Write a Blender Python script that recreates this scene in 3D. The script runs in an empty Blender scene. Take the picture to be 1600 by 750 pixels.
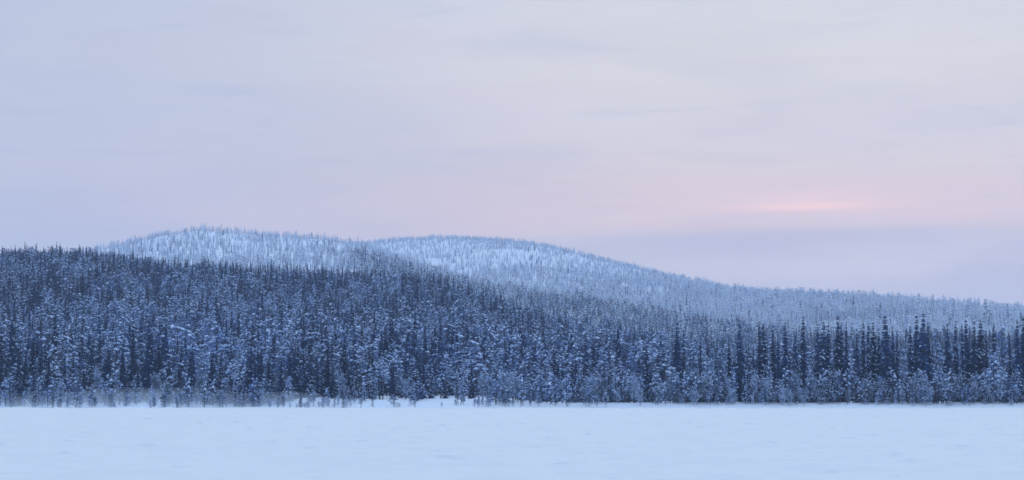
import bpy, bmesh, math, random
import numpy as np
random.seed(7)
rng = np.random.default_rng(7)
R = math.radians
S = bpy.context.scene
COL = S.collection

# ------------------------------------------------------------------ camera
F = 3608.0            # focal length in photo pixels (photo 1600 wide)
H = 2.5               # camera height above the lake
HY = 619.5            # horizon row in the photo
PITCH = math.atan((HY - 375.0) / F)
cd = bpy.data.cameras.new('camera'); cam = bpy.data.objects.new('camera', cd); COL.objects.link(cam)
cd.sensor_width = 36.0; cd.lens = F / 1600 * 36.0
cd.clip_start = 0.5; cd.clip_end = 60000
cam.location = (0, 0, H); cam.rotation_euler = (math.pi / 2 + PITCH, 0, 0)
S.camera = cam

def lin(c):
    c = c / 255.0
    return c / 12.92 if c <= 0.04045 else ((c + 0.055) / 1.055) ** 2.4
def rgb(r, g, b): return (lin(r), lin(g), lin(b), 1)

# ------------------------------------------------------------------ world: overcast winter dusk
SUN_EL, SUN_AZ = R(5), R(7.2)       # the glow behind the cloud, right of the middle
W = bpy.data.worlds.new('World'); S.world = W; W.use_nodes = True
nt = W.node_tree; nt.nodes.clear()
def N(t, **k):
    n = nt.nodes.new(t)
    for a, b in k.items(): setattr(n, a, b)
    return n
L = lambda a, b: nt.links.new(a, b)
def math_node(op, a, b=None, c=None, clamp=False):
    n = N('ShaderNodeMath', operation=op, use_clamp=clamp)
    for i, v in enumerate((a, b, c)):
        if v is None: continue
        if isinstance(v, (int, float)): n.inputs[i].default_value = v
        else: L(v, n.inputs[i])
    return n.outputs[0]
def mixc(fac, a, b, mode='MIX'):
    n = N('ShaderNodeMix', data_type='RGBA', blend_type=mode)
    if isinstance(fac, (int, float)): n.inputs[0].default_value = fac
    else: L(fac, n.inputs[0])
    for i, v in ((6, a), (7, b)):
        if isinstance(v, tuple): n.inputs[i].default_value = v
        else: L(v, n.inputs[i])
    return n.outputs[2]
tc = N('ShaderNodeTexCoord')
sep = N('ShaderNodeSeparateXYZ'); L(tc.outputs['Generated'], sep.inputs[0])
X, Y, Z = sep.outputs
el = math_node('MULTIPLY', math_node('ARCSINE', Z), 57.29578)           # elevation in degrees
az = math_node('MULTIPLY', math_node('ARCTAN2', X, Y), 57.29578)        # azimuth, 0 = ahead
def cloud_noise(sx, sy, scale, detail, off, dist=0.0):
    cx = N('ShaderNodeCombineXYZ')
    L(math_node('MULTIPLY', az, sx), cx.inputs[0]); L(math_node('MULTIPLY', el, sy), cx.inputs[1]); cx.inputs[2].default_value = off
    n = N('ShaderNodeTexNoise'); n.inputs['Scale'].default_value = scale; n.inputs['Detail'].default_value = detail
    n.inputs['Roughness'].default_value = 0.5; n.inputs['Distortion'].default_value = dist
    L(cx.outputs[0], n.inputs['Vector']); return n.outputs[0]
n1 = cloud_noise(0.10, 0.45, 1.0, 4, 3.7, 0.3)
n2 = cloud_noise(0.05, 0.8, 1.0, 3, 11.3)
n3 = cloud_noise(0.22, 1.9, 1.0, 5, 23.1, 0.6)
# cloud sheet by elevation
elw = math_node('ADD', el, math_node('MULTIPLY', math_node('SUBTRACT', n2, 0.5), 1.3))
ramp = N('ShaderNodeValToRGB'); cr = ramp.color_ramp
L(math_node('DIVIDE', elw, 40.0, clamp=True), ramp.inputs[0])
SKY = [(0.0, (214, 198, 204)), (2.0, (216, 203, 211)), (2.8, (206, 200, 214)), (3.6, (205, 202, 219)), (4.05, (224, 208, 217)), (4.6, (236, 216, 218)), (5.4, (232, 219, 222)),
       (6.7, (224, 219, 228)), (8.2, (228, 225, 230)), (9.8, (222, 223, 232)), (14.0, (202, 212, 231)), (22.0, (184, 207, 235)), (40.0, (172, 203, 237))]
while len(cr.elements) < len(SKY): cr.elements.new(0.5)
for e, (p, c) in zip(cr.elements, SKY): e.position = p / 40.0; e.color = rgb(*c)
base = ramp.outputs[0]
def smooth_between(v, a, b):
    n = N('ShaderNodeMapRange', interpolation_type='SMOOTHSTEP'); L(v, n.inputs[0])
    n.inputs[1].default_value = a; n.inputs[2].default_value = b; return n.outputs[0]
darkc = mixc(math_node('MULTIPLY', smooth_between(n1, 0.52, 0.34), 0.28), base, rgb(182, 187, 216))
lightc = mixc(math_node('MULTIPLY', smooth_between(n1, 0.5, 0.7), 0.55), darkc, rgb(228, 224, 232))
# left part of the sky is a little bluer, right a little greyer
stk = mixc(math_node('MULTIPLY', smooth_between(n3, 0.48, 0.70), 0.42), lightc, rgb(224, 214, 224))
stk2 = mixc(math_node('MULTIPLY', smooth_between(n3, 0.48, 0.28), 0.24), stk, rgb(184, 190, 218))
lr = mixc(math_node('MULTIPLY', smooth_between(az, 3, -11), 0.55), stk2, rgb(182, 194, 224))
# pink glow where the sun stands behind the cloud
def blob(a0, e0, wa, we):
    a = math_node('POWER', math_node('ABSOLUTE', math_node('DIVIDE', math_node('SUBTRACT', az, a0), wa)), 2)
    e = math_node('POWER', math_node('ABSOLUTE', math_node('DIVIDE', math_node('SUBTRACT', elw, e0), we)), 2)
    return math_node('EXPONENT', math_node('MULTIPLY', math_node('ADD', a, e), -1.0))
g1 = math_node('MULTIPLY', blob(7.3, 4.92, 1.7, 0.16), 0.75)
g2 = math_node('MULTIPLY', blob(8.5, 4.75, 11.0, 0.75), 0.5)
g3 = math_node('MULTIPLY', blob(6.0, 9.0, 4.5, 1.6), 0.30)
bd = math_node('MULTIPLY', math_node('EXPONENT', math_node('MULTIPLY', math_node('POWER', math_node('ABSOLUTE', math_node('DIVIDE', math_node('SUBTRACT', elw, 3.75), 0.30)), 2), -1.0)), math_node('MULTIPLY', math_node('MULTIPLY', smooth_between(az, -1, 4), smooth_between(az, 14, 8)), 0.6))
lr = mixc(bd, lr, rgb(188, 190, 214))
c1 = mixc(g3, lr, rgb(226, 224, 228))
c2 = mixc(g2, c1, rgb(238, 208, 218))
c3 = mixc(g1, c2, rgb(276, 228, 222))
sky = N('ShaderNodeTexSky', sky_type='NISHITA'); sky.sun_disc = False
sky.sun_elevation = SUN_EL; sky.sun_rotation = SUN_AZ; sky.air_density = 1.0; sky.dust_density = 1.0; sky.ozone_density = 3.0
bgN = N('ShaderNodeBackground'); L(sky.outputs[0], bgN.inputs[0]); bgN.inputs[1].default_value = 0.05
bgC = N('ShaderNodeBackground'); L(c3, bgC.inputs[0]); L(math_node('ADD', 1.0, math_node('MULTIPLY', smooth_between(el, 11, 45), 0.5)), bgC.inputs[1])
mx = N('ShaderNodeMixShader'); mx.inputs[0].default_value = 0.94
L(bgN.outputs[0], mx.inputs[1]); L(bgC.outputs[0], mx.inputs[2])
out = N('ShaderNodeOutputWorld'); L(mx.outputs[0], out.inputs[0])
W.cycles.sampling_method = 'AUTOMATIC'

sd = bpy.data.lights.new('sun', 'SUN'); sd.energy = 0.3; sd.angle = R(25); sd.color = (1.0, 0.86, 0.84)
sun = bpy.data.objects.new('sun', sd); COL.objects.link(sun)
sun.rotation_euler = (math.pi / 2 - SUN_EL, 0, math.pi - SUN_AZ)

S.view_settings.view_transform = 'Standard'; S.view_settings.look = 'None'
S.view_settings.exposure = 0.0; S.view_settings.gamma = 1.0; S.view_settings.use_curve_mapping = False
S.render.engine = 'CYCLES'
cy = S.cycles
cy.use_denoising = True; cy.denoising_prefilter = 'ACCURATE'; cy.max_bounces = 10; cy.diffuse_bounces = 3; cy.volume_bounces = 6
cy.transparent_max_bounces = 8; cy.glossy_bounces = 1; cy.transmission_bounces = 0
cy.use_adaptive_sampling = True; cy.adaptive_threshold = 0.02
cy.volume_step_rate = 4

# ------------------------------------------------------------------ materials
def mat(name, build):
    m = bpy.data.materials.new(name); m.use_nodes = True
    t = m.node_tree; bsdf = t.nodes['Principled BSDF']
    bsdf.inputs['Roughness'].default_value = 0.85
    bsdf.inputs['Specular IOR Level'].default_value = 0.15
    build(t, bsdf); return m
def two_tone(c1, c2, scale, lo=0.4, hi=0.6, rnd=0.0, stand=0.0):
    def b(t, bsdf):
        n = t.nodes.new('ShaderNodeTexNoise'); n.inputs['Scale'].default_value = scale; n.inputs['Detail'].default_value = 2
        g = t.nodes.new('ShaderNodeNewGeometry'); t.links.new(g.outputs['Position'], n.inputs['Vector'])
        mr = t.nodes.new('ShaderNodeMapRange'); mr.inputs[1].default_value = lo; mr.inputs[2].default_value = hi
        t.links.new(n.outputs[0], mr.inputs[0])
        m = t.nodes.new('ShaderNodeMix'); m.data_type = 'RGBA'
        m.inputs[6].default_value = c1; m.inputs[7].default_value = c2; t.links.new(mr.outputs[0], m.inputs[0])
        o = m.outputs[2]
        if rnd:
            oi = t.nodes.new('ShaderNodeObjectInfo')
            r2 = t.nodes.new('ShaderNodeMapRange'); r2.inputs[3].default_value = 1 - rnd; r2.inputs[4].default_value = 1 + rnd
            t.links.new(oi.outputs['Random'], r2.inputs[0])
            vo = r2.outputs[0]
            if stand:                                 # frost differs from one stand of trees to the next
                ns = t.nodes.new('ShaderNodeTexNoise'); ns.inputs['Scale'].default_value = 0.022; ns.inputs['Detail'].default_value = 3; t.links.new(g.outputs['Position'], ns.inputs['Vector'])
                r3 = t.nodes.new('ShaderNodeMapRange'); r3.inputs[1].default_value = .35; r3.inputs[2].default_value = .65; r3.inputs[3].default_value = 1 - stand; r3.inputs[4].default_value = 1 + stand
                t.links.new(ns.outputs[0], r3.inputs[0]); mm = t.nodes.new('ShaderNodeMath'); mm.operation = 'MULTIPLY'
                t.links.new(vo, mm.inputs[0]); t.links.new(r3.outputs[0], mm.inputs[1]); vo = mm.outputs[0]
            h = t.nodes.new('ShaderNodeHueSaturation'); t.links.new(vo, h.inputs['Value']); t.links.new(o, h.inputs['Color'])
            o = h.outputs[0]
        t.links.new(o, bsdf.inputs['Base Color'])
    return b
M_NEEDLE = mat('frosted_needles', two_tone((0.006, 0.021, 0.072, 1), (0.018, 0.048, 0.150, 1), 1.3, rnd=0.35, stand=0.3))
M_PINE = mat('pine_needles', two_tone((0.040, 0.080, 0.190, 1), (0.16, 0.25, 0.46, 1), 0.8, rnd=0.35, stand=0.35))
M_FROST = mat('rime_needles', two_tone((0.68, 0.78, 0.90, 1), (0.84, 0.90, 0.95, 1), 0.6, rnd=0.2))
M_TWIG = mat('frosted_twigs', two_tone((0.15, 0.23, 0.38, 1), (0.42, 0.53, 0.70, 1), 1.0, rnd=0.35))
M_BARK = mat('bark', two_tone((0.035, 0.04, 0.06, 1), (0.10, 0.11, 0.14, 1), 2.0))
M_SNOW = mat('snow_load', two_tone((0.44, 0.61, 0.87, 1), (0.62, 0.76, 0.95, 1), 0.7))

def snow_ground(t, bsdf):
    g = t.nodes.new('ShaderNodeNewGeometry')
    mp = t.nodes.new('ShaderNodeMapping'); mp.inputs['Scale'].default_value = (0.35, 1.1, 1); t.links.new(g.outputs['Position'], mp.inputs['Vector'])
    n = t.nodes.new('ShaderNodeTexNoise'); n.inputs['Scale'].default_value = 1.6; n.inputs['Detail'].default_value = 5; t.links.new(mp.outputs[0], n.inputs['Vector'])
    m = t.nodes.new('ShaderNodeMix'); m.data_type = 'RGBA'
    m.inputs[6].default_value = (0.74, 0.785, 0.80, 1); m.inputs[7].default_value = (0.83, 0.85, 0.86, 1); t.links.new(n.outputs[0], m.inputs[0])
    mp2 = t.nodes.new('ShaderNodeMapping'); mp2.inputs['Scale'].default_value = (0.55, 0.22, 1); mp2.inputs['Rotation'].default_value = (0, 0, 0.12); t.links.new(g.outputs['Position'], mp2.inputs['Vector'])
    n2_ = t.nodes.new('ShaderNodeTexNoise'); n2_.inputs['Scale'].default_value = 1.0; n2_.inputs['Detail'].default_value = 4; n2_.inputs['Distortion'].default_value = 0.4; t.links.new(mp2.outputs[0], n2_.inputs['Vector'])
    r_ = t.nodes.new('ShaderNodeMapRange'); r_.interpolation_type = 'SMOOTHSTEP'; r_.inputs[1].default_value = 0.60; r_.inputs[2].default_value = 0.72; r_.inputs[4].default_value = 0.7; t.links.new(n2_.outputs[0], r_.inputs[0])
    m2 = t.nodes.new('ShaderNodeMix'); m2.data_type = 'RGBA'; m2.inputs[7].default_value = (0.65, 0.70, 0.76, 1); t.links.new(r_.outputs[0], m2.inputs[0]); t.links.new(m.outputs[2], m2.inputs[6])
    t.links.new(m2.outputs[2], bsdf.inputs['Base Color'])
    b = t.nodes.new('ShaderNodeBump'); b.inputs['Strength'].default_value = 0.25; b.inputs['Distance'].default_value = 0.02
    t.links.new(n.outputs[0], b.inputs['Height']); t.links.new(b.outputs[0], bsdf.inputs['Normal'])
M_GROUND = mat('wind_packed_snow', snow_ground)
M_HILL = mat('forest_floor_snow', two_tone((0.68, 0.78, 0.90, 1), (0.78, 0.86, 0.94, 1), 0.05))

# ------------------------------------------------------------------ noise and terrain
def vnoise(x, y, seed=0):
    x = np.asarray(x, float); y = np.asarray(y, float)
    xi = np.floor(x).astype(np.int64); yi = np.floor(y).astype(np.int64); xf = x - xi; yf = y - yi
    def h(a, b):
        n = (a * 374761393 + b * 668265263 + seed * 1442695041) & 0xffffffff
        n = ((n ^ (n >> 13)) * 1274126177) & 0xffffffff
        return ((n ^ (n >> 16)) & 0xffff) / 65535.0
    u = xf * xf * (3 - 2 * xf); v = yf * yf * (3 - 2 * yf)
    return (h(xi, yi) * (1 - u) + h(xi + 1, yi) * u) * (1 - v) + (h(xi, yi + 1) * (1 - u) + h(xi + 1, yi + 1) * u) * v
def fbm(x, y, oct=4, seed=0):
    s = 0; a = 0.5; t = 0
    for i in range(oct):
        s = s + a * vnoise(x * 2 ** i, y * 2 ** i, seed + i); t += a; a *= 0.5
    return s / t
def sstep(t): t = np.clip(t, 0, 1); return t * t * (3 - 2 * t)

Y0 = 488.0                                           # distance of the shore
def prof(pts):
    a = np.array(pts, float); return lambda px: np.interp(px, a[:, 0], a[:, 1])
near_py = prof([(-1500, 470), (-700, 430), (-200, 418), (0, 431), (120, 430), (200, 439), (300, 450), (420, 462), (550, 469), (640, 474), (700, 486), (760, 504), (850, 534),
                (950, 554), (1050, 574), (1200, 590), (1400, 600), (1600, 604), (2300, 606)])
near_Y = prof([(-1500, 1450), (600, 1450), (1000, 1250), (1600, 1150), (2300, 1150)])
c_py = prof([(-1500, 600), (-700, 520), (0, 412), (100, 402), (150, 394), (200, 382), (250, 370), (310, 361), (370, 366), (430, 371), (500, 376), (560, 386), (600, 399), (650, 418), (700, 437), (760, 458),
             (850, 484), (950, 508), (1050, 530), (1200, 562), (1400, 585), (2300, 600)])
d_py = prof([(-1500, 560), (-300, 480), (200, 450), (450, 408), (550, 386), (620, 377), (700, 374), (780, 378), (850, 386), (900, 397), (950, 410), (1000, 423), (1050, 435), (1100, 447), (1130, 457),
             (1200, 466), (1280, 470), (1400, 478), (1500, 487), (1600, 498), (1750, 510), (2300, 540)])
d_Y = prof([(-1500, 4300), (700, 4300), (1000, 3700), (1200, 3100), (1600, 2500), (2300, 2300)])
def zof(py, Yd): return H + Yd * (HY - py) / F
def ground(x, Yd):
    x = np.asarray(x, float); Yd = np.asarray(Yd, float)
    px = 800 + x / np.maximum(Yd, 60) * F
    bank = (0.9 + 0.9 * sstep((px - 400) / 90) - 0.75 * sstep((px - 790) / 90)) * sstep((Yd - Y0 - 3 + 9 * (fbm(x / 14, Yd * 0, 2, 5) - .5) * (1 - .7 * sstep((px - 790) / 90))) / (22 - 13 * sstep((px - 790) / 90))) + 0.9 * (fbm(x / 9, Yd / 9, 3, 2) - 0.5) * sstep((Yd - Y0) / 12)
    bank = np.maximum(bank, 0) * sstep((Yd - Y0 + 4) / 6) 
    rough = sstep((Yd - 600) / 500)
    def layer(py, Yr, Yf, front, back, seed, amp):
        zr = zof(py(px), Yr)
        t = (Yd - Yf) / (Yr - Yf); zr = zr * np.where(t < 1, Yd / Yr, 1.0)
        f = np.where(t < 1, np.sin(np.clip(t, 0, 1) * np.pi / 2) ** front, np.exp(-np.maximum(Yd - Yr, 0) ** 2 / back ** 2))
        return zr * f + amp * (fbm(x / 160 + seed, Yd / 160, 3, seed) - 0.5) * sstep(t * 2) * (1 - sstep((t - 0.6) / 0.38)) * (t < 1)
    zn = layer(near_py, near_Y(px), 515.0, 1.25, 420.0, 11, 9.0)
    zc = layer(c_py, 3000.0 + 0 * px, 1350.0, 1.35, 700.0, 21, 22.0)
    zd = layer(d_py, d_Y(px), 1100.0 + 0 * px, 1.45, 900.0, 31, 24.0)
    return bank + np.maximum(np.maximum(zn, zc), np.maximum(zd, 0.0))

def mesh_from(name, verts, faces, mats, mi=None, smooth=False):
    me = bpy.data.meshes.new(name)
    me.from_pydata(np.array(verts, dtype=float).tolist(), [], faces if isinstance(faces, list) else faces.tolist())
    for m in mats: me.materials.append(m)
    if mi is not None: me.polygons.foreach_set('material_index', np.array(mi, dtype=np.int32))
    if smooth is True: me.polygons.foreach_set('use_smooth', np.ones(len(me.polygons), dtype=bool))
    elif smooth is not False: me.polygons.foreach_set('use_smooth', [bool(q) for q in smooth])
    me.update(); return me
def outward(me):
    b = bmesh.new(); b.from_mesh(me); bmesh.ops.recalc_face_normals(b, faces=b.faces); b.to_mesh(me); b.free(); return me
def link(name, me, parent=None, **props):
    o = bpy.data.objects.new(name, me); COL.objects.link(o)
    if parent: o.parent = parent
    for k, v in props.items(): o[k] = v
    return o
def grid_faces(nr, nc):
    i = np.arange(nr - 1)[:, None] * nc + np.arange(nc - 1)[None, :]; i = i.ravel()
    return np.stack([i, i + 1, i + nc + 1, i + nc], 1)

# lake: one sheet to the horizon, dense and wind-rippled where the camera looks
def lake_z(x, y):
    fade = sstep((y - 20) / 20) * (1 - sstep((y - 470) / 60))
    a = fbm(x / 5.0, y / 1.6, 4, 41) - 0.5
    dr = np.clip(fbm(x / 2.6 + 7, y / 2.2, 3, 51) - 0.53, 0, 1)
    big = fbm(x / 40, y / 18, 2, 61) - 0.5
    return (0.09 * a + 0.9 * dr + 0.10 * big) * fade
ys = np.concatenate([[-6000, -500, 0], np.geomspace(25, 530, 560), [700, 1500, 4000, 9000]])
us = np.concatenate([[-1], np.linspace(-0.42, 0.42, 900), [1]])
gy, gu = np.meshgrid(ys, us, indexing='ij')
gx = gu * np.maximum(np.abs(gy), 25); gx = np.where(np.abs(gu) == 1, np.sign(gu) * 7000, gx)
v = np.stack([gx, gy, lake_z(gx, gy)], -1).reshape(-1, 3)
link('frozen_lake', mesh_from('frozen_lake', v, grid_faces(len(ys), len(us)), [M_GROUND], smooth=True), kind='structure')

# land: shore bank, near hillside and two fells in one terrain sheet
ys = np.concatenate([np.linspace(Y0 - 6, 530, 60), np.geomspace(534, 7000, 330)])
us = np.linspace(-0.62, 0.62, 620)
gy, gu = np.meshgrid(ys, us, indexing='ij'); gx = gu * gy
gz = ground(gx, gy) + 0.03; gz[0] -= 0.6; gz[1] -= 0.1
gz[-1] = -0.5
v = np.stack([gx, gy, gz], -1).reshape(-1, 3)
link('hills', mesh_from('hills', v, grid_faces(len(ys), len(us)), [M_HILL], smooth=True), kind='structure')

# ------------------------------------------------------------------ tree kinds
class MB:
    def __init__(s): s.v = []; s.f = []; s.m = []; s.s = []
    def quad(s, a, b, c, d, m): n = len(s.v); s.v += [tuple(a), tuple(b), tuple(c), tuple(d)]; s.f.append((n, n + 1, n + 2, n + 3)); s.m.append(m); s.s.append(False)
    def tri(s, a, b, c, m): n = len(s.v); s.v += [tuple(a), tuple(b), tuple(c)]; s.f.append((n, n + 1, n + 2)); s.m.append(m); s.s.append(False)
    def tube(s, pts, rad, m, k=6):
        n = len(s.v)
        for p, r in zip(pts, rad):
            for i in range(k):
                a = 2 * math.pi * i / k; s.v.append((p[0] + r * math.cos(a), p[1] + r * math.sin(a), p[2]))
        for j in range(len(pts) - 1):
            for i in range(k):
                a = n + j * k + i; b = n + j * k + (i + 1) % k; s.f.append((a, b, b + k, a + k)); s.m.append(m); s.s.append(True)
    def stick(s, a, b, r0, r1, m):                   # three-sided limb between two points
        a = np.array(a); b = np.array(b); d = b - a; d = d / (np.linalg.norm(d) + 1e-9)
        u = np.cross(d, (0, 0, 1) if abs(d[2]) < .9 else (1, 0, 0)); u /= np.linalg.norm(u); w = np.cross(d, u)
        n = len(s.v)
        for p, r in ((a, r0), (b, r1)):
            for i in range(3):
                t = 2.094 * i; q = p + r * (math.cos(t) * u + math.sin(t) * w); s.v.append(tuple(q))
        for i in range(3): j = (i + 1) % 3; s.f.append((n + i, n + j, n + 3 + j, n + 3 + i)); s.m.append(m); s.s.append(True)
    def pad(s, p, rx, ry, rz, az, rnd, m, tilt=0.0):  # a lump of snow lying on a bough
        ca, sa = math.cos(az), math.sin(az); n = len(s.v); k = 6; side_t = rnd.uniform(-.7, .7)
        def P(x, y, z):
            z = z - tilt * x + side_t * y
            return (p[0] + ca * x - sa * y, p[1] + sa * x + ca * y, p[2] + z)
        for zz, rr in ((-0.35, .75), (0.15, 1.0)):
            for i in range(k):
                a = 2 * math.pi * i / k; q = rr * rnd.uniform(.75, 1.2)
                s.v.append(P(rx * q * math.cos(a), ry * q * math.sin(a), rz * zz))
        s.v.append(P(rx * rnd.uniform(-.4, .4), ry * rnd.uniform(-.4, .4), rz * 0.95)); s.v.append(P(0, 0, -rz * .6))
        for i in range(k):
            j = (i + 1) % k
            s.f += [(n + i, n + j, n + k + j, n + k + i), (n + k + i, n + k + j, n + 2 * k), (n + j, n + i, n + 2 * k + 1)]
            s.m += [m] * 3; s.s += [True] * 3
    def mesh(s, name, mats): return mesh_from(name, s.v, s.f, mats, s.m, s.s)
    def add(s, o, moff=0):
        n = len(s.v); s.v += o.v; s.f += [tuple(i + n for i in f) for f in o.f]; s.m += [m + moff for m in o.m]; s.s += o.s

def spruce(seed, Ht=16.0, Rm=1.7, snow=0.5, coarse=1.0, power=0.8):
    """crown material slots: 0 needles, 1 snow"""
    r = random.Random(seed); tr = MB(); cw = MB()
    lean = r.uniform(-.25, .25)
    top = (lean, r.uniform(-.2, .2), Ht)
    cx = lambda h: (top[0] * (h / Ht) ** 2, top[1] * (h / Ht) ** 2)
    pts = [(cx(h)[0], cx(h)[1], h) for h in np.linspace(-0.4, Ht, 6)]
    tr.tube(pts, [.19, .17, .13, .09, .05, .015], 0)
    nw = int(Ht * 2.6 / coarse)
    bump = [r.uniform(.78, 1.12) for _ in range(11)]; ph = [r.uniform(0, 6.28) for _ in range(12)]
    for k in range(nw):
        t = (k + r.random()) / nw; h = Ht * (0.05 + 0.94 * t)
        env = Rm * ((1 - t) ** power) * (0.72 + .28 * min(1, t * 5)) * float(np.interp(t * 10, range(11), bump)) + 0.08
        for b in range(max(3, int(round((6 if t < .85 else 4) / coarse ** .5)))):
            a = r.uniform(0, 6.283); rl = env * r.uniform(.55, 1.15); droop = r.uniform(.25, .75) * (1 if t < .9 else -.5)
            ca, sa = math.cos(a), math.sin(a); bx, by = cx(h)
            def P(q, side=0.0, dz=0.0):
                return (bx + ca * rl * q - sa * side, by + sa * rl * q + ca * side, h - droop * rl * (max(q, 0) ** 1.5) + dz)
            nf = max(3, int((4 + rl * 5.5) / coarse))
            for f in range(nf):
                q = (f + .3 + r.random() * .7) / nf; sd = r.choice((-1, 1)); ln = (0.22 + .30 * rl * (1 - q * .5)) * r.uniform(.7, 1.3) * coarse ** .5
                wd = r.uniform(.07, .15) * coarse; s0 = 0
                e = P(q + .25 * ln / rl, sd * ln * .8, -ln * r.uniform(.15, .7))
                p0 = P(q - wd / rl, 0, .02); p1 = P(q + wd / rl, 0, -.02)
                e2 = (e[0] + r.uniform(-.05, .05), e[1] + r.uniform(-.05, .05), e[2] - wd * 1.1)
                cw.quad(p0, p1, e2, e, 0)
            cw.quad(P(.1, -.05), P(.1, .05), P(1.0, .04, -.03), P(1.0, -.04, -.03), 0)
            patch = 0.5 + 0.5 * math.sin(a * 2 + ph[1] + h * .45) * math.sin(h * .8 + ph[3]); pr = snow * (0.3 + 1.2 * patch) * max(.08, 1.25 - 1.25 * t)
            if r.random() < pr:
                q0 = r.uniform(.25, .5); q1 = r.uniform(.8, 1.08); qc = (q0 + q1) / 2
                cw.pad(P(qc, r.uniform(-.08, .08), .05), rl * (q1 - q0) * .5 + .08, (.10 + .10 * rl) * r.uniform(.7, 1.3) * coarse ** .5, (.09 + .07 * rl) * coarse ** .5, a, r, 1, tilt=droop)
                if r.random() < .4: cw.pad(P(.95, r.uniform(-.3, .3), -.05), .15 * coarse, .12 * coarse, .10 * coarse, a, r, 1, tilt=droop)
    return tr, cw

def pine(seed, Ht=12.0, Rm=2.0, snow=0.5, coarse=1.0, low=0.35, shape=1.0):
    r = random.Random(seed); tr = MB(); cw = MB()
    bend = (r.uniform(-.5, .5), r.uniform(-.5, .5))
    cx = lambda h: (bend[0] * math.sin(h / Ht * 2.2), bend[1] * math.sin(h / Ht * 2.6))
    hs = np.linspace(-.4, Ht * .97, 7)
    tr.tube([(cx(h)[0], cx(h)[1], h) for h in hs], [.17, .15, .13, .11, .08, .05, .02], 0)
    for k in range(3):                                # dead stubs below the crown
        h = Ht * low * r.uniform(.5, 1); a = r.uniform(0, 6.28); l = r.uniform(.4, 1.1)
        b = (cx(h)[0], cx(h)[1], h); tr.stick(b, (b[0] + l * math.cos(a), b[1] + l * math.sin(a), h + r.uniform(-.1, .3)), .03, .012, 0)
    nl = int(Ht * (1 - low) * 4.2 / coarse)
    for k in range(nl):
        t = (k + r.random()) / nl; h = Ht * (low + (1 - low) * t * .96)
        env = Rm * (math.sin(min(1, (t + .22) ** .8) * math.pi * .93) ** .65 if shape > .5 else (1 - t) ** .7) + .12
        rl = env * r.uniform(.45, 1.1); a = r.uniform(0, 6.283); up = r.uniform(-.15, .45)
        bx, by = cx(h); ca, sa = math.cos(a), math.sin(a)
        e = (bx + ca * rl, by + sa * rl, h + up * rl)
        tr.stick((bx, by, h), e, .035, .01, 0)
        for c in range(max(1, int((1 + rl * 1.6) / coarse ** .5))):
            q = r.uniform(.45, 1.0); R0 = r.uniform(.22, .42) * coarse ** .5
            p = (bx + ca * rl * q + r.uniform(-.2, .2), by + sa * rl * q + r.uniform(-.2, .2), h + up * rl * q + r.uniform(-.05, .15))
            for z in range(max(7, int(13 / coarse))):
                d = np.array([r.gauss(0, 1), r.gauss(0, 1), r.gauss(0.25, .7)]); d /= np.linalg.norm(d)
                s_ = np.cross(d, (r.random() - .5, r.random() - .5, r.random() - .5)); s_ /= np.linalg.norm(s_) + 1e-6
                w = r.uniform(.05, .10) * coarse; p_ = np.array(p) + d * R0 * .25; q_ = np.array(p) + d * R0 * r.uniform(.8, 1.25)
                cw.quad(p_ - s_ * w * .6, p_ + s_ * w * .6, q_ + s_ * w, q_ - s_ * w, 0)
            if r.random() < snow:
                sz = R0 * r.uniform(.6, 1.15)
                cw.pad((p[0], p[1], p[2] + R0 * .35), sz * 1.0, sz * .75, sz * .72, a, r, 1, tilt=r.uniform(-.2, .7))
    return tr, cw

def birch(seed, Ht=6.0, Rm=1.3, snow=0.15, stems=3, coarse=1.0):
    r = random.Random(seed); tr = MB(); cw = MB()
    for s in range(stems):
        a = r.uniform(0, 6.28); sp = r.uniform(.1, .55) * Rm; hh = Ht * r.uniform(.7, 1)
        f = lambda q: (math.cos(a) * sp * q ** 1.4, math.sin(a) * sp * q ** 1.4, hh * q - .2)
        tr.tube([f(q) for q in (0, .3, .6, .85, 1)], [.07, .055, .035, .02, .008], 0, 5)
        nb = int(hh * 5 / coarse)
        for k in range(nb):
            q = r.uniform(.12, 1); b = f(q); aa = r.uniform(0, 6.28); l = Rm * .8 * (1 - .65 * q) * r.uniform(.25, 1.15) + .1
            e = (b[0] + l * math.cos(aa), b[1] + l * math.sin(aa), b[2] + l * r.uniform(.7, 2.2))
            cw.stick(b, e, .022 * coarse, .008 * coarse, 0)
            for z in range(int(9 / coarse) + 2):
                t = r.uniform(.25, 1); p = [b[i] + (e[i] - b[i]) * t for i in range(3)]
                d = np.array([r.gauss(0, .8), r.gauss(0, .8), r.gauss(.3, .7)]); d = d / np.linalg.norm(d) * r.uniform(.2, .5)
                s_ = np.cross(d, (r.random() - .5, r.random() - .5, r.random())); s_ = s_ / (np.linalg.norm(s_) + 1e-6) * r.uniform(.03, .065) * coarse
                p = np.array(p); cw.quad(p - s_, p + s_, p + d + s_ * .5, p + d - s_ * .5, 0)
            if r.random() < snow:
                sz = r.uniform(.10, .2); cw.pad(e, sz * 1.2, sz, sz * .8, aa, r, 1)
    return tr, cw

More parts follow.
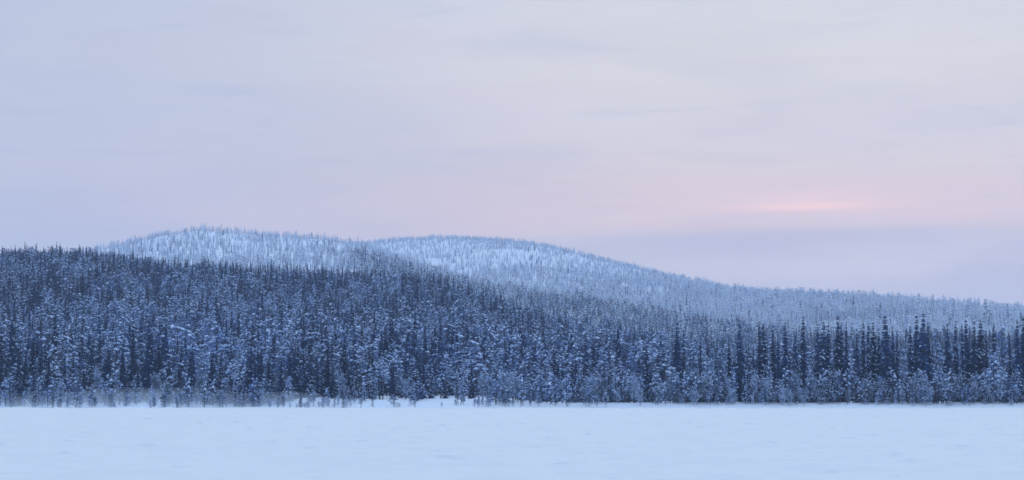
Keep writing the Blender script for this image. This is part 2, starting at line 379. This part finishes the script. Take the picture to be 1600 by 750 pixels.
# proto tables:  name -> (trunk builder, crown builder, materials of the crown, full height)
KINDS = {
    'spruce_tree': [(spruce(100 + i, 16, [2.1, 1.6, 2.3, 1.85, 2.0, 1.5][i], [.10, .24, .30, .6, .06, .7][i], 1.0, [1.15, .95, 1.05, 1.0, 1.05, .9][i]), M_NEEDLE, 16.0) for i in range(6)],
    'laden_spruce_tree': [(spruce(200 + i, 8, [1.2, 1.0, 1.35][i], [1.3, 1.0, 1.6][i], .85, .75), M_NEEDLE, 8.0) for i in range(3)],
    'pine_tree': [(pine(300 + i, 11, [1.7, 2.0, 1.5, 1.8, 1.3][i], [.5, .3, .75, .95, 1.0][i], 1.0, [.35, .25, .45, .15, .5][i]), M_PINE, 11.0) for i in range(5)],
    'young_pine_tree': [(pine(400 + i, 5.5, [1.1, .9, 1.25, .8][i], [.6, .9, .3, .8][i], .75, [.12, .2, .05, .3][i], 0.9), M_PINE, 5.5) for i in range(4)],
    'birch_tree': [(birch(500 + i, 6.5, [1.7, 1.4, 2.1, 1.5][i], [.35, .6, .45, .8][i], [4, 3, 5, 3][i]), M_TWIG, 6.5) for i in range(4)],
}
MESH = {}
for kind, lst in KINDS.items():
    for i, ((tr, cw), nm, hh) in enumerate(lst):
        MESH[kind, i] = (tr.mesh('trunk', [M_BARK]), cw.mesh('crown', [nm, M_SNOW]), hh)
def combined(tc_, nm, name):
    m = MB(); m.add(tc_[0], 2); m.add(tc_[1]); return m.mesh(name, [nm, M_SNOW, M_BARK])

# ------------------------------------------------------------------ forests as one object each (the mass behind the single trees)
def forest(name, protos, P, pid, sc, rz, **props):
    """P (n,3), pid index in protos, sc (n,3), rz (n,)"""
    c = bpy.data.collections.new(name + '_kinds')
    for i, me in enumerate(protos):
        o = bpy.data.objects.new('%03d_tree_kind' % i, me); c.objects.link(o)
    me = bpy.data.meshes.new(name); me.vertices.add(len(P)); me.vertices.foreach_set('co', P.astype(np.float32).ravel())
    a = me.attributes.new('pid', 'INT', 'POINT'); a.data.foreach_set('value', pid.astype(np.int32))
    a = me.attributes.new('scl', 'FLOAT_VECTOR', 'POINT'); a.data.foreach_set('vector', sc.astype(np.float32).ravel())
    rot = np.stack([rng.normal(0, .02, len(P)), rng.normal(0, .02, len(P)), rz], 1)
    a = me.attributes.new('rot', 'FLOAT_VECTOR', 'POINT'); a.data.foreach_set('vector', rot.astype(np.float32).ravel())
    ob = link(name, me, **props)
    g = bpy.data.node_groups.new(name, 'GeometryNodeTree')
    g.interface.new_socket('Geometry', in_out='INPUT', socket_type='NodeSocketGeometry'); g.interface.new_socket('Geometry', in_out='OUTPUT', socket_type='NodeSocketGeometry')
    gi = g.nodes.new('NodeGroupInput'); go = g.nodes.new('NodeGroupOutput')
    ci = g.nodes.new('GeometryNodeCollectionInfo'); ci.inputs['Collection'].default_value = c
    ci.inputs['Separate Children'].default_value = True; ci.inputs['Reset Children'].default_value = True
    ip = g.nodes.new('GeometryNodeInstanceOnPoints'); ip.inputs['Pick Instance'].default_value = True
    def att(n, t):
        x = g.nodes.new('GeometryNodeInputNamedAttribute'); x.data_type = t; x.inputs[0].default_value = n; return x.outputs[0]
    e2r = g.nodes.new('FunctionNodeEulerToRotation'); g.links.new(att('rot', 'FLOAT_VECTOR'), e2r.inputs[0])
    g.links.new(gi.outputs[0], ip.inputs['Points']); g.links.new(ci.outputs[0], ip.inputs['Instance'])
    g.links.new(att('pid', 'INT'), ip.inputs['Instance Index']); g.links.new(e2r.outputs[0], ip.inputs['Rotation']); g.links.new(att('scl', 'FLOAT_VECTOR'), ip.inputs['Scale'])
    g.links.new(ip.outputs[0], go.inputs[0])
    md = ob.modifiers.new('trees', 'NODES'); md.node_group = g
    return ob

# visibility horizon of the terrain, to leave out trees nobody could see
TY = np.concatenate([np.linspace(500, 700, 20), np.linspace(720, 4400, 200)]); TU = np.linspace(-.42, .42, 337)
tg_y, tg_u = np.meshgrid(TY, TU, indexing='ij'); tz = ground(tg_u * tg_y, tg_y)
elev = (tz - H) / tg_y; hor = np.maximum.accumulate(elev, 0)
def visible(x, y, h, slack=6.0):
    iu = np.clip(np.searchsorted(TU, x / y), 1, len(TU) - 2); iy = np.clip(np.searchsorted(TY, y - 30) - 1, 0, len(TY) - 1)
    hm = np.minimum(np.minimum(hor[iy, iu - 1], hor[iy, iu]), hor[iy, iu + 1])
    return (ground(x, y) + h + slack - H) / y > hm
def scatter(dens, y0, y1, umax=.31):
    """random points with a density per square metre inside the view wedge"""
    area = (y1 ** 2 - y0 ** 2) * umax; n = int(area * dens)
    y = np.sqrt(rng.uniform(y0 ** 2, y1 ** 2, n)); x = rng.uniform(-umax, umax, n) * y
    return x, y

ALL = {k: [] for k in KINDS}         # candidate trees near the shore: (x, y, proto, scale xy, scale z, rot)
# near woods
x, y = scatter(0.056, 512, 1750)
keep = visible(x, y, 9)
x, y = x[keep], y[keep]
px = 800 + x / y * F
stand = fbm(x / 38, y / 60, 3, 71)
right = sstep((px - 980) / 120)
front = 1 - sstep((y - 512) / 40)
# openness: bog strip behind the shore and gaps with snow
keep = rng.random(len(x)) < np.clip((stand - 0.30) * 4.5 + .2, .32, 1)
keep &= ~((px < 1000) & (y < 524) & (rng.random(len(x)) < .6))
x, y, px, stand, right, front = x[keep], y[keep], px[keep], stand[keep], right[keep], front[keep]
r1 = rng.random(len(x)); sp_share = 0.32 + 0.9 * (fbm(x / 60, y / 90, 2, 77) - .5)
kind = np.where(r1 < sp_share, 0, np.where(r1 < sp_share + .12, 1, np.where(r1 < .90, 2, 3)))
hgt = rng.normal(12.8, 2.6, len(x)).clip(6, 18)
emergent = rng.random(len(x)) < (.02 + .10 * (y > 1150)) + .12 * np.clip(fbm(x / 25, y / 40, 2, 87) - .5, 0, 1); kind = np.where(emergent, 0, kind); hgt = np.where(emergent, rng.uniform(14.5, 19.5, len(x)), hgt - 1.5)
hgt *= np.where(y < 560, .78, 1.0) * (0.85 + .3 * fbm(x / 50, y / 50, 2, 79))
hgt = np.where((px > 1040) & (y < 720), np.minimum(hgt, 7.5) * rng.uniform(.7, 1, len(x)), hgt)
hgt = np.where(kind == 1, hgt * .62, hgt); hgt = np.where(kind == 3, hgt * .6, hgt)
z = ground(x, y)
near_kinds = ['spruce_tree', 'laden_spruce_tree', 'pine_tree', 'birch_tree']
near_protos, near_off = [], []
for k in near_kinds:
    near_off.append(len(near_protos))
    for (tc_, nm, hh) in KINDS[k]: near_protos.append((combined(tc_, nm, 'tree_kind'), hh))
counts = [len(KINDS[k]) for k in near_kinds]
patchy = fbm(x / 11, y / 22, 3, 83); rk = np.clip((patchy - .5) * 2.6 + .5 + rng.normal(0, .22, len(x)), 0, .999)   # wind leaves some groups snowier
ORDER = {0: [4, 0, 1, 2, 3, 5], 1: [1, 0, 2], 2: [1, 0, 2, 3, 4], 3: [0, 2, 1, 3]}
sub = np.array([ORDER[k][int(r_ * counts[k])] for k, r_ in zip(kind, rk)])
pid = np.array([near_off[k] for k in kind]) + sub
hh = np.array([near_protos[p][1] for p in pid])
sz = hgt / hh; wide = np.where(emergent, 1.0, rng.uniform(.9, 1.4, len(x))); sxy = (0.45 * sz + 0.55 * np.sqrt(sz)) * wide * np.where(kind == 0, 1.0, 1.25)
rz = rng.uniform(0, 6.283, len(x))
# the trees that show largest become single trees
app = hgt / y * (0.75 + .25 * (y < 700))
inview = (px > -30) & (px < 1630)
LIMIT = {0: 175, 1: 120, 2: 150, 3: 90}
single = np.zeros(len(x), bool)
for k in range(4):
    idx = np.where((kind == k) & inview)[0]; idx = idx[np.argsort(-app[idx])][:LIMIT[k]]
    single[idx] = True
SINGLES = [(near_kinds[kind[i]], int(sub[i]), x[i], y[i], z[i], sxy[i], sz[i], rz[i], None) for i in np.where(single)[0]]
m = ~single
forest('near_forest', [p[0] for p in near_protos], np.stack([x, y, z - .1], 1)[m], pid[m], np.stack([sxy, sxy, sz], 1)[m], rz[m], kind='stuff',
       label='dense dark snow-dusted spruce and pine forest on the near hillside')
print('near forest', m.sum())

# far fells: rime-covered trees, paler and sparser towards the tops
far_protos = []
for i in range(4): far_protos.append((combined(spruce(600 + i, 10, [1.2, .95, 1.4, 1.1][i], [.9, 1.3, .6, 1.0][i], 2.4), M_FROST, 'tree_kind'), 10.0))      # 0-3 rimed
for i in range(3): far_protos.append((combined(spruce(620 + i, 10, [1.1, .9, 1.3][i], [.35, .6, .2][i], 2.4), M_NEEDLE, 'tree_kind'), 10.0))                   # 4-6 dark
for i in range(2): far_protos.append((combined(pine(640 + i, 9, [1.5, 1.8][i], [.6, .9][i], 2.2, .2), M_FROST, 'tree_kind'), 9.0))                          # 7-8 rimed pine
for i in range(2): far_protos.append((combined(pine(660 + i, 9, [1.5, 1.8][i], [.4, .6][i], 2.2, .2), M_PINE, 'tree_kind'), 9.0))                            # 9-10 dark pine
RIME = [0, 1, 2, 3, 7, 8]; DARK = [4, 5, 6, 9, 10]
def far(name, y0, y1, dens, sel, label):
    x, y = scatter(dens * .95, y0, y1)
    z = ground(x, y); keep = visible(x, y, 9) & sel(x, y)
    alt = z / 200.0
    px_ = 800 + x / y * F; py_ = HY - (z - H) / y * F
    blt = sstep((py_ - np.interp(px_, [480, 650, 850, 1050, 1250, 1600], [368, 416, 462, 494, 528, 560])) / 16) * sstep((px_ - 510) / 90)
    cov = (0.60 + .6 * blt - 0.42 * sstep((alt - .4) / .55)) * (0.35 + 1.3 * fbm(x / 60, y / 140, 3, 91))
    keep &= rng.random(len(x)) < cov
    x, y, z, alt = x[keep], y[keep], z[keep], alt[keep]
    px = 800 + x / y * F; py = HY - (z - H) / y * F
    rime = 0.46 + sstep((alt - .08) / .40) + 0.5 * (fbm(x / 90, y / 160, 3, 95) - .5)
    rime = np.clip(rime, .05, .93)
    belt = sstep((py - np.interp(px, [480, 560, 650, 760, 850, 950, 1050, 1150, 1250, 1600], [368, 388, 416, 448, 462, 478, 494, 506, 528, 560]) + 12 * (fbm(x / 120, y / 300, 2, 97) - .5)) / 16) * sstep((px - 510) / 90)
    rime = np.clip(rime - .62 * belt, .03, .97)      # the lower forest belt carries little rime
    isr = rng.random(len(x)) < rime
    pid = np.where(isr, rng.choice(RIME, len(x)), rng.choice(DARK, len(x)))
    hgt = rng.normal(9.6, 2.5, len(x)).clip(3.5, 16) * (1.15 - .45 * sstep((alt - .5) / .6))
    hh = np.array([far_protos[p][1] for p in pid]); s = hgt / hh
    sxy = s * rng.uniform(1.0, 1.5, len(x))
    forest(name, [p[0] for p in far_protos], np.stack([x, y, z - .2], 1), pid, np.stack([sxy, sxy, s], 1), rng.uniform(0, 6.28, len(x)), kind='stuff', label=label)
    print(name, len(x))
def on_c(x, y):
    px = 800 + x / y * F
    return (zof(c_py(px), 3000.) > zof(d_py(px), d_Y(px)) * .0) & (y < 3350)
far('fell_forest', 1750, 3300, 0.050, lambda x, y: y < 9e9, 'frosted forest thinning towards the snowy top of the left fell')
far('distant_forest', 3300, 4500, 0.050, lambda x, y: y < 9e9, 'pale rime-covered forest on the farther fell')

# ------------------------------------------------------------------ single trees
def place_tree(kind, sub, x, y, z, sxy, sz, rz, props):
    trm, crm, hh = MESH[kind, sub]
    e = bpy.data.objects.new(kind, None); COL.objects.link(e)
    e.location = (x, y, z - 0.05); e.rotation_euler = (0, 0, rz); e.scale = (sxy, sxy, sz); e.empty_display_size = .5
    link('trunk', trm, e); link('crown', crm, e)
    for k, v in props.items(): e[k] = v
    return e

# the spruces and pines one can tell apart, from the photograph: (px, py of the top, distance, kind, proto, width factor, label)
HERO = [
 (1057, 503, 512, 'spruce_tree', 0, 1.15, 'tall dark pointed spruce standing alone left of the right-hand spruce stand'),
 (1068, 531, 510, 'spruce_tree', 4, 0.95, 'dark blunt spruce capped with snow close against the lone tall spruce'),
 (1084, 540, 522, 'pine_tree', 0, 1.0, 'greyish pine right of the snow-capped blunt spruce'),
 (1094, 528, 518, 'spruce_tree', 1, 0.9, 'thin spruce just right of the greyish pine'),
 (1119, 541, 515, 'spruce_tree', 5, 0.9, 'short thin spruce in the low gap left of the spruce stand'),
 (1139, 524, 512, 'spruce_tree', 3, 0.95, 'snow-speckled slim spruce at the left end of the spruce stand'),
 (1157, 507, 508, 'spruce_tree', 0, 1.15, 'tall dark conical spruce at the left end of the spruce stand'),
 (1176, 541, 506, 'spruce_tree', 2, 0.8, 'low dark spruce between two taller spruces in the stand'),
 (1186, 502, 514, 'spruce_tree', 1, 1.0, 'left one of a close pair of tall slim spruces'),
 (1194, 503, 508, 'spruce_tree', 5, 1.05, 'right one of a close pair of tall slim spruces'),
 (1208, 507, 512, 'spruce_tree', 0, 0.9, 'tall spruce just right of the slim pair'),
 (1215, 521, 507, 'spruce_tree', 4, 0.9, 'shorter spruce tucked beside the slim pair'),
 (1226, 503, 511, 'spruce_tree', 2, 1.0, 'broad dark spruce with a slanting left side'),
 (1243, 513, 509, 'spruce_tree', 3, 0.9, 'pale snowy spruce left of the spire-like spruce'),
 (1254, 494, 507, 'spruce_tree', 1, 1.0, 'spire-like spruce rising above its neighbours with clear gaps on both sides'),
 (1277, 506, 511, 'spruce_tree', 3, 1.0, 'left spruce of the wide flat-topped clump'),
 (1285, 502, 506, 'spruce_tree', 2, 1.1, 'widest spruce in the middle of the flat-topped clump'),
 (1292, 505, 513, 'spruce_tree', 4, 1.0, 'right spruce of the wide flat-topped clump'),
 (1308, 494, 508, 'spruce_tree', 0, 1.05, 'highest dark spruce of the three right of the flat-topped clump'),
 (1315, 502, 512, 'spruce_tree', 5, .9, 'middle spruce of the three right of the flat-topped clump'),
 (1322, 502, 506, 'spruce_tree', 1, .95, 'slim straight spruce before an open notch in the stand'),
 (1339, 513, 507, 'spruce_tree', 0, .9, 'first spruce right of the open notch in the stand'),
 (1348, 501, 511, 'spruce_tree', 5, .95, 'thin tall spruce second after the open notch'),
 (1356, 504, 507, 'spruce_tree', 1, .9, 'thin spruce third after the open notch'),
 (1365, 503, 513, 'spruce_tree', 2, 1.0, 'broad-shouldered spruce fourth after the open notch'),
 (1372, 514, 508, 'spruce_tree', 3, .95, 'snow-flecked lower spruce left of the dark spear-shaped one'),
 (1385, 490, 506, 'spruce_tree', 4, 1.15, 'very dark spear-shaped spruce, tallest in its part of the stand'),
 (1395, 508, 510, 'spruce_tree', 0, .95, 'dark spruce leaning on the right of the spear-shaped one'),
 (1401, 524, 507, 'spruce_tree', 3, .9, 'low dark spruce stepping down into a gap'),
 (1423, 508, 505, 'spruce_tree', 5, 1.05, 'slim spruce carrying a bright snow clump halfway up'),
 (1432, 490, 510, 'spruce_tree', 4, 1.05, 'left of the two highest spruces of the whole stand'),
 (1441, 489, 506, 'spruce_tree', 0, 1.2, 'right of the two highest spruces, very dark and full'),
 (1448, 503, 511, 'spruce_tree', 2, .9, 'dark spruce hugging the right of the two highest'),
 (1460, 521, 508, 'pine_tree', 2, .9, 'pale grey frosted pine in the gap after the highest pair'),
 (1481, 505, 506, 'spruce_tree', 0, 1.0, 'dark narrow spruce right of the pale grey pine'),
 (1492, 501, 510, 'spruce_tree', 1, .95, 'dark slim spruce with empty sky-coloured gaps beside it'),
 (1503, 506, 507, 'spruce_tree', 5, .9, 'dark spruce just left of a taller one with a hooked crown'),
 (1511, 497, 511, 'spruce_tree', 4, 1.0, 'tall spruce with a crooked top amid the right-end spruces'),
 (1521, 502, 507, 'spruce_tree', 0, 1.05, 'full dark spruce beside the crooked-topped one'),
 (1530, 499, 512, 'spruce_tree', 2, 1.1, 'round-shouldered dark spruce above the snow-draped pine'),
 (1541, 517, 508, 'spruce_tree', 3, .95, 'lower spruce right of the round-shouldered one'),
 (1553, 506, 507, 'spruce_tree', 5, 1.0, 'speckled slim spruce near the right edge'),
 (1563, 509, 511, 'pine_tree', 1, .95, 'tall rounded grey pine near the right edge'),
 (1577, 520, 507, 'spruce_tree', 1, .9, 'thin spruce between the rounded pine and the edge pair'),
 (1589, 500, 506, 'spruce_tree', 0, 1.05, 'dark pointed spruce, left of the pair at the right edge'),
 (1600, 494, 509, 'spruce_tree', 4, 1.1, 'tall dark spruce cut by the right edge of the view'),
 (1545, 550, 499, 'pine_tree', 3, 1.15, 'pine draped with thick bright snow in front of the right-end spruces'),
 (1445, 604, 496, 'young_pine_tree', 1, 1.0, 'small dark pine with a round tuft on a bare stem'),
 (1032, 541, 512, 'pine_tree', 3, 1.3, 'broad dark bushy pine left of the lone tall spruce'),
 (1010, 535, 520, 'spruce_tree', 2, 1.0, 'dark spruce behind the broad bushy pine'),
 (990, 556, 510, 'pine_tree', 1, 1.25, 'dark broad pine at the foot of the slope where the spruce stand begins'),
 (32, 572, 506, 'spruce_tree', 2, 1.0, 'dark snow-spotted spruce above the mist at the far left'),
 (55, 574, 508, 'spruce_tree', 3, .9, 'second snow-spotted spruce above the mist at the far left'),
 (22, 537, 540, 'spruce_tree', 4, .9, 'thin very dark spruce behind the snow-spotted one at far left'),
 (92, 537, 530, 'pine_tree', 3, 1.2, 'broad dark pine clump behind the misty left shore'),
 (217, 566, 510, 'spruce_tree', 3, 1.05, 'wide snow-streaked spruce on the misty left shore'),
 (298, 550, 512, 'spruce_tree', 1, 1.0, 'snow-laden narrow spruce left of the darkest shore clump'),
 (333, 545, 514, 'spruce_tree', 4, 1.2, 'nearly black spruce with snowy arms in the left shore clump'),
 (372, 541, 516, 'pine_tree', 3, 1.0, 'dark flat-topped pine in the left shore clump'),
 (389, 550, 510, 'spruce_tree', 0, 1.35, 'broad black spruce, the fullest of the left shore clump'),
 (407, 545, 514, 'spruce_tree', 4, 1.15, 'black spruce at the right end of the left shore clump'),
 (438, 572, 503, 'spruce_tree', 0, .85, 'small column-like dark spruce right of the left shore clump'),
 (720, 590, 499, 'pine_tree', 3, 1.0, 'single dark pine standing out on the middle shore'),
 (775, 594, 498, 'young_pine_tree', 0, 1.3, 'dark greenish pointed young pine right of the single dark pine'),
 (649, 615, 494, 'young_pine_tree', 3, .7, 'tiny round-headed pine before the white bank'),
 (583, 622, 493, 'young_pine_tree', 2, .8, 'little bushy pine at the white bank right of two bare birches'),
 (617, 616, 494, 'young_pine_tree', 0, 1.1, 'grey bushy young pine before the white bank'),
 (805, 485, 1000, 'pine_tree', 1, 1.0, 'round-crowned dark pine poking above the treeline of the right slope'),
 (850, 487, 1050, 'spruce_tree', 4, .8, 'needle-thin dark spruce jutting above the right slope treeline'),
 (80, 382, 1400, 'spruce_tree', 0, 1.3, 'tallest spruce on the left ridge skyline'),
 (45, 389, 1400, 'spruce_tree', 3, 1.1, 'pointed spruce on the left ridge skyline left of the tallest'),
 (119, 389, 1400, 'spruce_tree', 5, 1.0, 'thin skyline spruce, first of three right of the tallest ridge spruce'),
 (133, 387, 1400, 'spruce_tree', 1, 1.0, 'thin skyline spruce, last of three right of the tallest ridge spruce'),
 (174, 392, 1400, 'pine_tree', 0, 1.1, 'round-topped pine on the ridge skyline below the left fell'),
 (318, 399, 1400, 'pine_tree', 4, 1.0, 'small flat-topped pine on the ridge against the snowy fell'),
 (424, 405, 1400, 'spruce_tree', 4, 1.1, 'sharp spruce on the ridge against the snowy fell'),
]
for (hx, hy, hd, kd, sb, wf, lb) in HERO:
    X_ = (hx - 800) / F * hd; zg = float(ground(X_, hd)); ht = zof(hy, hd) - zg
    trm, crm, hh_ = MESH[kd, sb]; s_ = ht / hh_
    w_ = (0.45 * s_ + 0.55 * math.sqrt(s_)) * wf * (1.22 if wf >= 1.1 else 1.05 if wf >= 1.0 else .85)
    place_tree(kd, sb, X_, hd, zg, w_, s_, random.uniform(0, 6.28),
               dict(label=lb, category={'spruce_tree': 'spruce', 'pine_tree': 'pine', 'young_pine_tree': 'pine'}[kd], group='trees that stand out along the shore and skyline'))

# shoreline growth in front: young pines, frosted birches, laden spruces
def shore_add(n, x0, x1, y0, y1, mix, hr):
    for _ in range(n):
        pxx = random.uniform(x0, x1); yy = random.uniform(y0, y1) ; xx = (pxx - 800) / F * yy
        k = random.choices([m_[0] for m_ in mix], [m_[1] for m_ in mix])[0]
        sb = random.randrange(len(KINDS[k])); zg = float(ground(xx, yy)); hh_ = KINDS[k][sb][2]
        ht = random.uniform(*hr); s_ = ht / hh_; w_ = (0.5 * s_ + 0.5 * math.sqrt(s_)) * random.uniform(.8, 1.2)
        SINGLES.append((k, sb, xx, yy, zg, w_, s_, random.uniform(0, 6.28), 'front'))
YP, BI, LS, PT = 'young_pine_tree', 'birch_tree', 'laden_spruce_tree', 'pine_tree'
shore_add(60, -20, 560, 494, 506, [(YP, 3), (BI, 3), (LS, .6)], (1.2, 4.0))
shore_add(60, -40, 430, 498, 510, [(YP, 3), (BI, 1.5), (LS, 2.5)], (2.5, 6.5))
shore_add(60, 0, 1000, 506, 514, [(YP, 4), (BI, 3), (LS, 2)], (3.5, 7.0))
shore_add(34, 420, 830, 492, 500, [(YP, 3), (BI, 2)], (1.0, 2.6))
shore_add(110, 780, 1120, 494, 510, [(YP, 5), (BI, 2), (PT, 1), (LS, .6)], (3.0, 7.0))
shore_add(70, 1050, 1620, 495, 501, [(BI, 4), (YP, 2), (LS, 2.5)], (2.0, 5.0))
shore_add(190, 1050, 1620, 497, 505, [(BI, 2.5), (YP, 4), (PT, 2), (LS, 2)], (3.5, 8.0))

NAME = {'spruce_tree': ('spruce', 'dark snowy spruce'), 'laden_spruce_tree': ('spruce', 'snow-clumped young spruce'), 'pine_tree': ('pine', 'snow-dusted pine'),
        'young_pine_tree': ('pine', 'bushy young pine'), 'birch_tree': ('birch', 'frosted leafless birch')}
SPOTS = [(140, 'at the far left'), (290, 'left of the darkest shore clump'), (470, 'around the darkest shore clump'), (640, 'by the white snow bank'),
         (800, 'near the single dark shore pine'), (960, 'where the slope descends'), (1060, 'left of the lone tall spruce'), (1230, 'right of the lone tall spruce'),
         (1400, 'around the flat-topped spruce clump'), (1520, 'by the two highest spruces'), (9999, 'near the right edge')]
def zone(px, y, front):
    spot = next(n_ for lim, n_ in SPOTS if px < lim)
    row = 'at the lake edge ' if front else ('low on the wooded slope ' if px < 1060 else 'behind the shore thicket ')
    return row + spot, row + spot
for (k, sb, xx, yy, zz, w_, s_, r_, fr) in SINGLES:
    ht_ = s_ * MESH[k, sb][2]; mid_ = {'spruce_tree': 11.5, 'laden_spruce_tree': 6, 'pine_tree': 10.5, 'young_pine_tree': 3.8, 'birch_tree': 4.8}[k]
    sw_ = 'taller ' if ht_ > mid_ * 1.18 else ('shorter ' if ht_ < mid_ * .82 else 'mid-height ')
    zn_, zg_ = zone(800 + xx / yy * F, yy, fr)
    place_tree(k, sb, xx, yy, zz, w_, s_, r_, dict(label=sw_ + NAME[k][1] + ' ' + zn_, category=NAME[k][0], group=(sw_ + NAME[k][1] + 's').replace('birchs', 'birches').replace('spruces', 'spruces') + ', ' + zg_))

# ------------------------------------------------------------------ low ground mist drifting along the shore
def vol_mat(name, col, dens, an=0.0):
    m = bpy.data.materials.new(name); m.use_nodes = True; t = m.node_tree; t.nodes.clear()
    v_ = t.nodes.new('ShaderNodeVolumePrincipled'); v_.inputs['Color'].default_value = col; v_.inputs['Density'].default_value = dens
    v_.inputs['Anisotropy'].default_value = an
    o = t.nodes.new('ShaderNodeOutputMaterial'); t.links.new(v_.outputs[0], o.inputs['Volume']); return m
M_MIST = vol_mat('ground_mist', (0.84, 0.93, 1.0, 1), 0.045)
xs = np.linspace(-190, 190, 260); ks = 18
rows = []
lf = 1 - sstep((xs + 70) / 60)
hm = 1.3 + lf * (1.6 + 3.0 * fbm(xs / 12, xs * 0, 4, 131))
yc = 489 + 17 * lf
prof_s = np.concatenate([np.linspace(-1, 1, 15)])
ks = 16
for i, xx in enumerate(xs):
    sv = prof_s; wd = 22 + 4 * math.sin(xx / 23.0)
    z_ = hm[i] * (1 - np.abs(sv)) ** 2 + 0.10 + 0 * sv
    yy_ = yc[i] + wd * sv
    rows.append(np.stack([np.full(ks, xx), np.append(yy_, yc[i]), np.append(z_, -0.8)], 1))
v = np.concatenate(rows); fc = []
for i in range(len(xs) - 1):
    for j in range(ks):
        a = i * ks + j; b = i * ks + (j + 1) % ks; fc.append((a, b, b + ks, a + ks))
fc.append(tuple(range(ks))[::-1]); fc.append(tuple(range((len(xs) - 1) * ks, len(xs) * ks)))
link('ground_mist', outward(mesh_from('ground_mist', v, fc, [M_MIST])), kind='stuff', label='low white mist drifting along the foot of the trees')

# ------------------------------------------------------------------ haze
M_HAZE = vol_mat('haze', (0.64, 0.79, 1.0, 1), 1.05e-4)
X0, X1, YA, YB, ZA, ZB = -7300, 7300, -6300, 9300, -1.6, 330
v = [(a, b, c) for a in (X0, X1) for b in (YA, YB) for c in (ZA, ZB)]
link('haze', outward(mesh_from('haze', v, [(0, 1, 3, 2), (4, 6, 7, 5), (0, 4, 5, 1), (2, 3, 7, 6), (0, 2, 6, 4), (1, 5, 7, 3)], [M_HAZE])), kind='stuff', label='cold blue air fading the distant fells')
